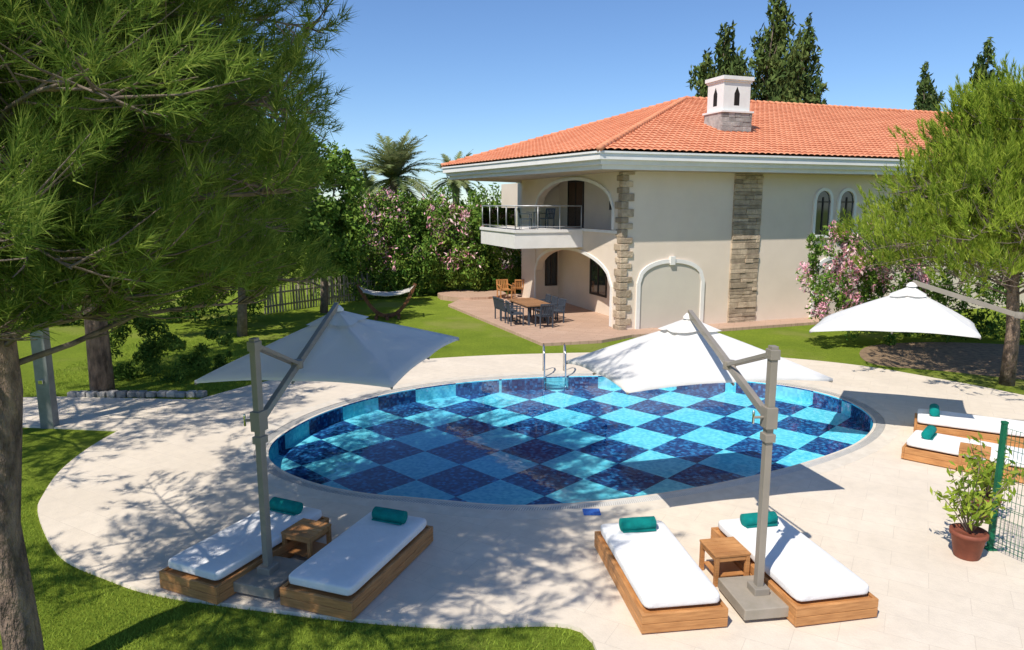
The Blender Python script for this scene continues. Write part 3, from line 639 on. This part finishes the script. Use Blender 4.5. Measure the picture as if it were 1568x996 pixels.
hedge('garden_shrub',[(-1.5+i*1.7,47,4.0+rr.uniform(-.5,.4),1.5,1.5,2.9) for i in range(5)]+[(-4,50,4.4,2.2,2,2.2)],12000,.3,f_mid)
tb=[]
for i in range(60):
    x=-95+i*3.4; tb.append((x,88+rr.uniform(-6,6)-abs(x)*.15,2.5,3.2,3,3.2+rr.uniform(-1,1.6)))
hedge('distant_tree_line',tb,45000,.7,f_dark,0,.6)
def conifer(x,y,h,r_,n,lean=0):
    bl=[]; k=int(h/.62)
    for i in range(k):
        t_=(i+.5)/k; w_=r_*(1-.78*t_**2.2)*rr.uniform(.75,1.1); a=rr.uniform(0,6.28); bl.append((x+math.cos(a)*w_*.5+lean*t_,y+math.sin(a)*w_*.5,h*(.12+.85*t_),w_*.55,w_*.55,1.5))
    broadtree('conifer_tree',(x,y,0),h*.8,bl,n,.62,f_con,.2,.25,.5,.32,1.4)
conifer(15.6,60,16.8,3.2,14000); conifer(17.9,61,19.3,3.4,17000); conifer(20.8,60,21.6,3.8,20000,.5); conifer(23.5,61,19.6,3.6,17000,.5)
conifer(39.5,70,17.8,2.9,12000); conifer(44.3,70,20,3.2,14000,.4); conifer(51,71,19.5,3.4,12000); conifer(55,72,18.5,3.6,11000)
def palm(x,y,h,L,n,seedv):
    r=random.Random(seedv); e=empty('palm_tree',(0,0,0)); mb=MB(); mb.tube([(x,y,0),(x+.1,y,h*.5),(x,y,h)],[.3,.24,.26],10); T=[]
    for i in range(n):
        az=i*2.39996; el=r.uniform(-.35,1.35); ln=L*r.uniform(.85,1.1); p=Vector((x,y,h)); d=Vector((math.cos(az)*math.cos(el),math.sin(az)*math.cos(el),math.sin(el))); pts=[p.copy()]
        for s_ in range(12): p=p+d*ln/12; d=(d+Vector((0,0,-.10))).normalized(); pts.append(p.copy())
        mb.tube(pts,[.035*(1-j/14) for j in range(13)],5,1,caps=False)
        for j in range(1,13):
            for q in range(3):
                b=pts[j-1].lerp(pts[j],q/3); dd=(pts[j]-pts[j-1]).normalized(); sd=dd.cross(Vector((0,0,1))).normalized(); ll=.65*math.sin(math.pi*(.12+.85*j/13))*L/2.5
                for sg in(-1,1):
                    tip=b+(sd*sg*.8+dd*.7+Vector((0,0,-.1+r.uniform(-.15,.3)))).normalized()*ll; w_=dd*.055; T+=[tuple(b-w_),tuple(b+w_),tuple(tip)]
    mb.build('trunk_and_ribs',[m_branch,f_palm],e); bigmesh('fronds',T,3,[f_palm],e)
palm(-7.4,45,6.6,3.3,64,1); palm(-4.1,52,6.8,2.4,40,2); palm(-9.3,47,5.2,2.4,34,3)
def potted(x,y,s,h):
    e=empty('potted_plant',(x,y,DZ)); mb=MB(); mb.lathe((0,0,0),[(0,0),(.14*s,0),(.15*s,.02),(.20*s,.30*s),(.22*s,.30*s),(.22*s,.36*s),(.19*s,.36*s),(.18*s,.33*s),(0,.33*s)],24); mb.build('pot',[m_pot],e)
    bl=MB(); T=[]
    for i in range(16):
        az=i*2.4; r_=rr.uniform(.1,.48)*s; hh=h*rr.uniform(.5,1.0); tip=Vector((math.cos(az)*r_,math.sin(az)*r_,hh)); m_=Vector((math.cos(az)*r_*.45,math.sin(az)*r_*.45,.33*s+(hh-.33*s)*.5)); bl.tube([(0,0,.3*s),m_,tip],[.012,.008,.004],5)
        for j in range(22):
            t_=.35+.65*j/21; c=Vector((0,0,.3*s)).lerp(m_,t_*2) if t_<.5 else m_.lerp(tip,t_*2-1); T.append(tuple(c+Vector((rr.uniform(-.09,.09),rr.uniform(-.09,.09),rr.uniform(-.03,.05)))))
    bl.build('stems',[m_branch],e); leaves('leaves',np.array(T),.16,[f_pine3],e,None,.32,.5)
potted(6.5,9.4,1.1,1.45); potted(7.6,10.7,1.0,1.35)
# ---------------------------------------------------------------- light, sky, camera
sd=Vector((.43,.59,-1)).normalized()
L=bpy.data.lights.new('sun','SUN'); L.energy=5.0; L.angle=rad(.53); L.color=(1,.94,.84); lo=link(bpy.data.objects.new('sun',L)); lo.rotation_euler=sd.to_track_quat('-Z','Y').to_euler(); lo.location=(-20,-25,40)
W=bpy.data.worlds.new('World'); S.world=W; W.use_nodes=True; t=W.node_tree; bg=t.nodes['Background']; sk=t.nodes.new('ShaderNodeTexSky'); sk.sky_type='NISHITA'; sk.sun_disc=False
sk.sun_elevation=math.asin(-sd.z); sk.sun_rotation=math.atan2(-sd.x,-sd.y)%(2*math.pi); sk.air_density=1.0; sk.dust_density=0; sk.ozone_density=3.5
tint=mixc(t,1.0,sk.outputs[0],(.82,.97,1.18),'MULTIPLY')
t.links.new(tint,bg.inputs[0]); bg.inputs[1].default_value=.12
cam=bpy.data.cameras.new('camera'); cam.sensor_width=36; cam.lens=24.8; cam.clip_end=3000; cam.clip_start=.1
co=link(bpy.data.objects.new('camera',cam)); co.location=(0,0,5); co.rotation_euler=(rad(90-9.62),0,0); S.camera=co
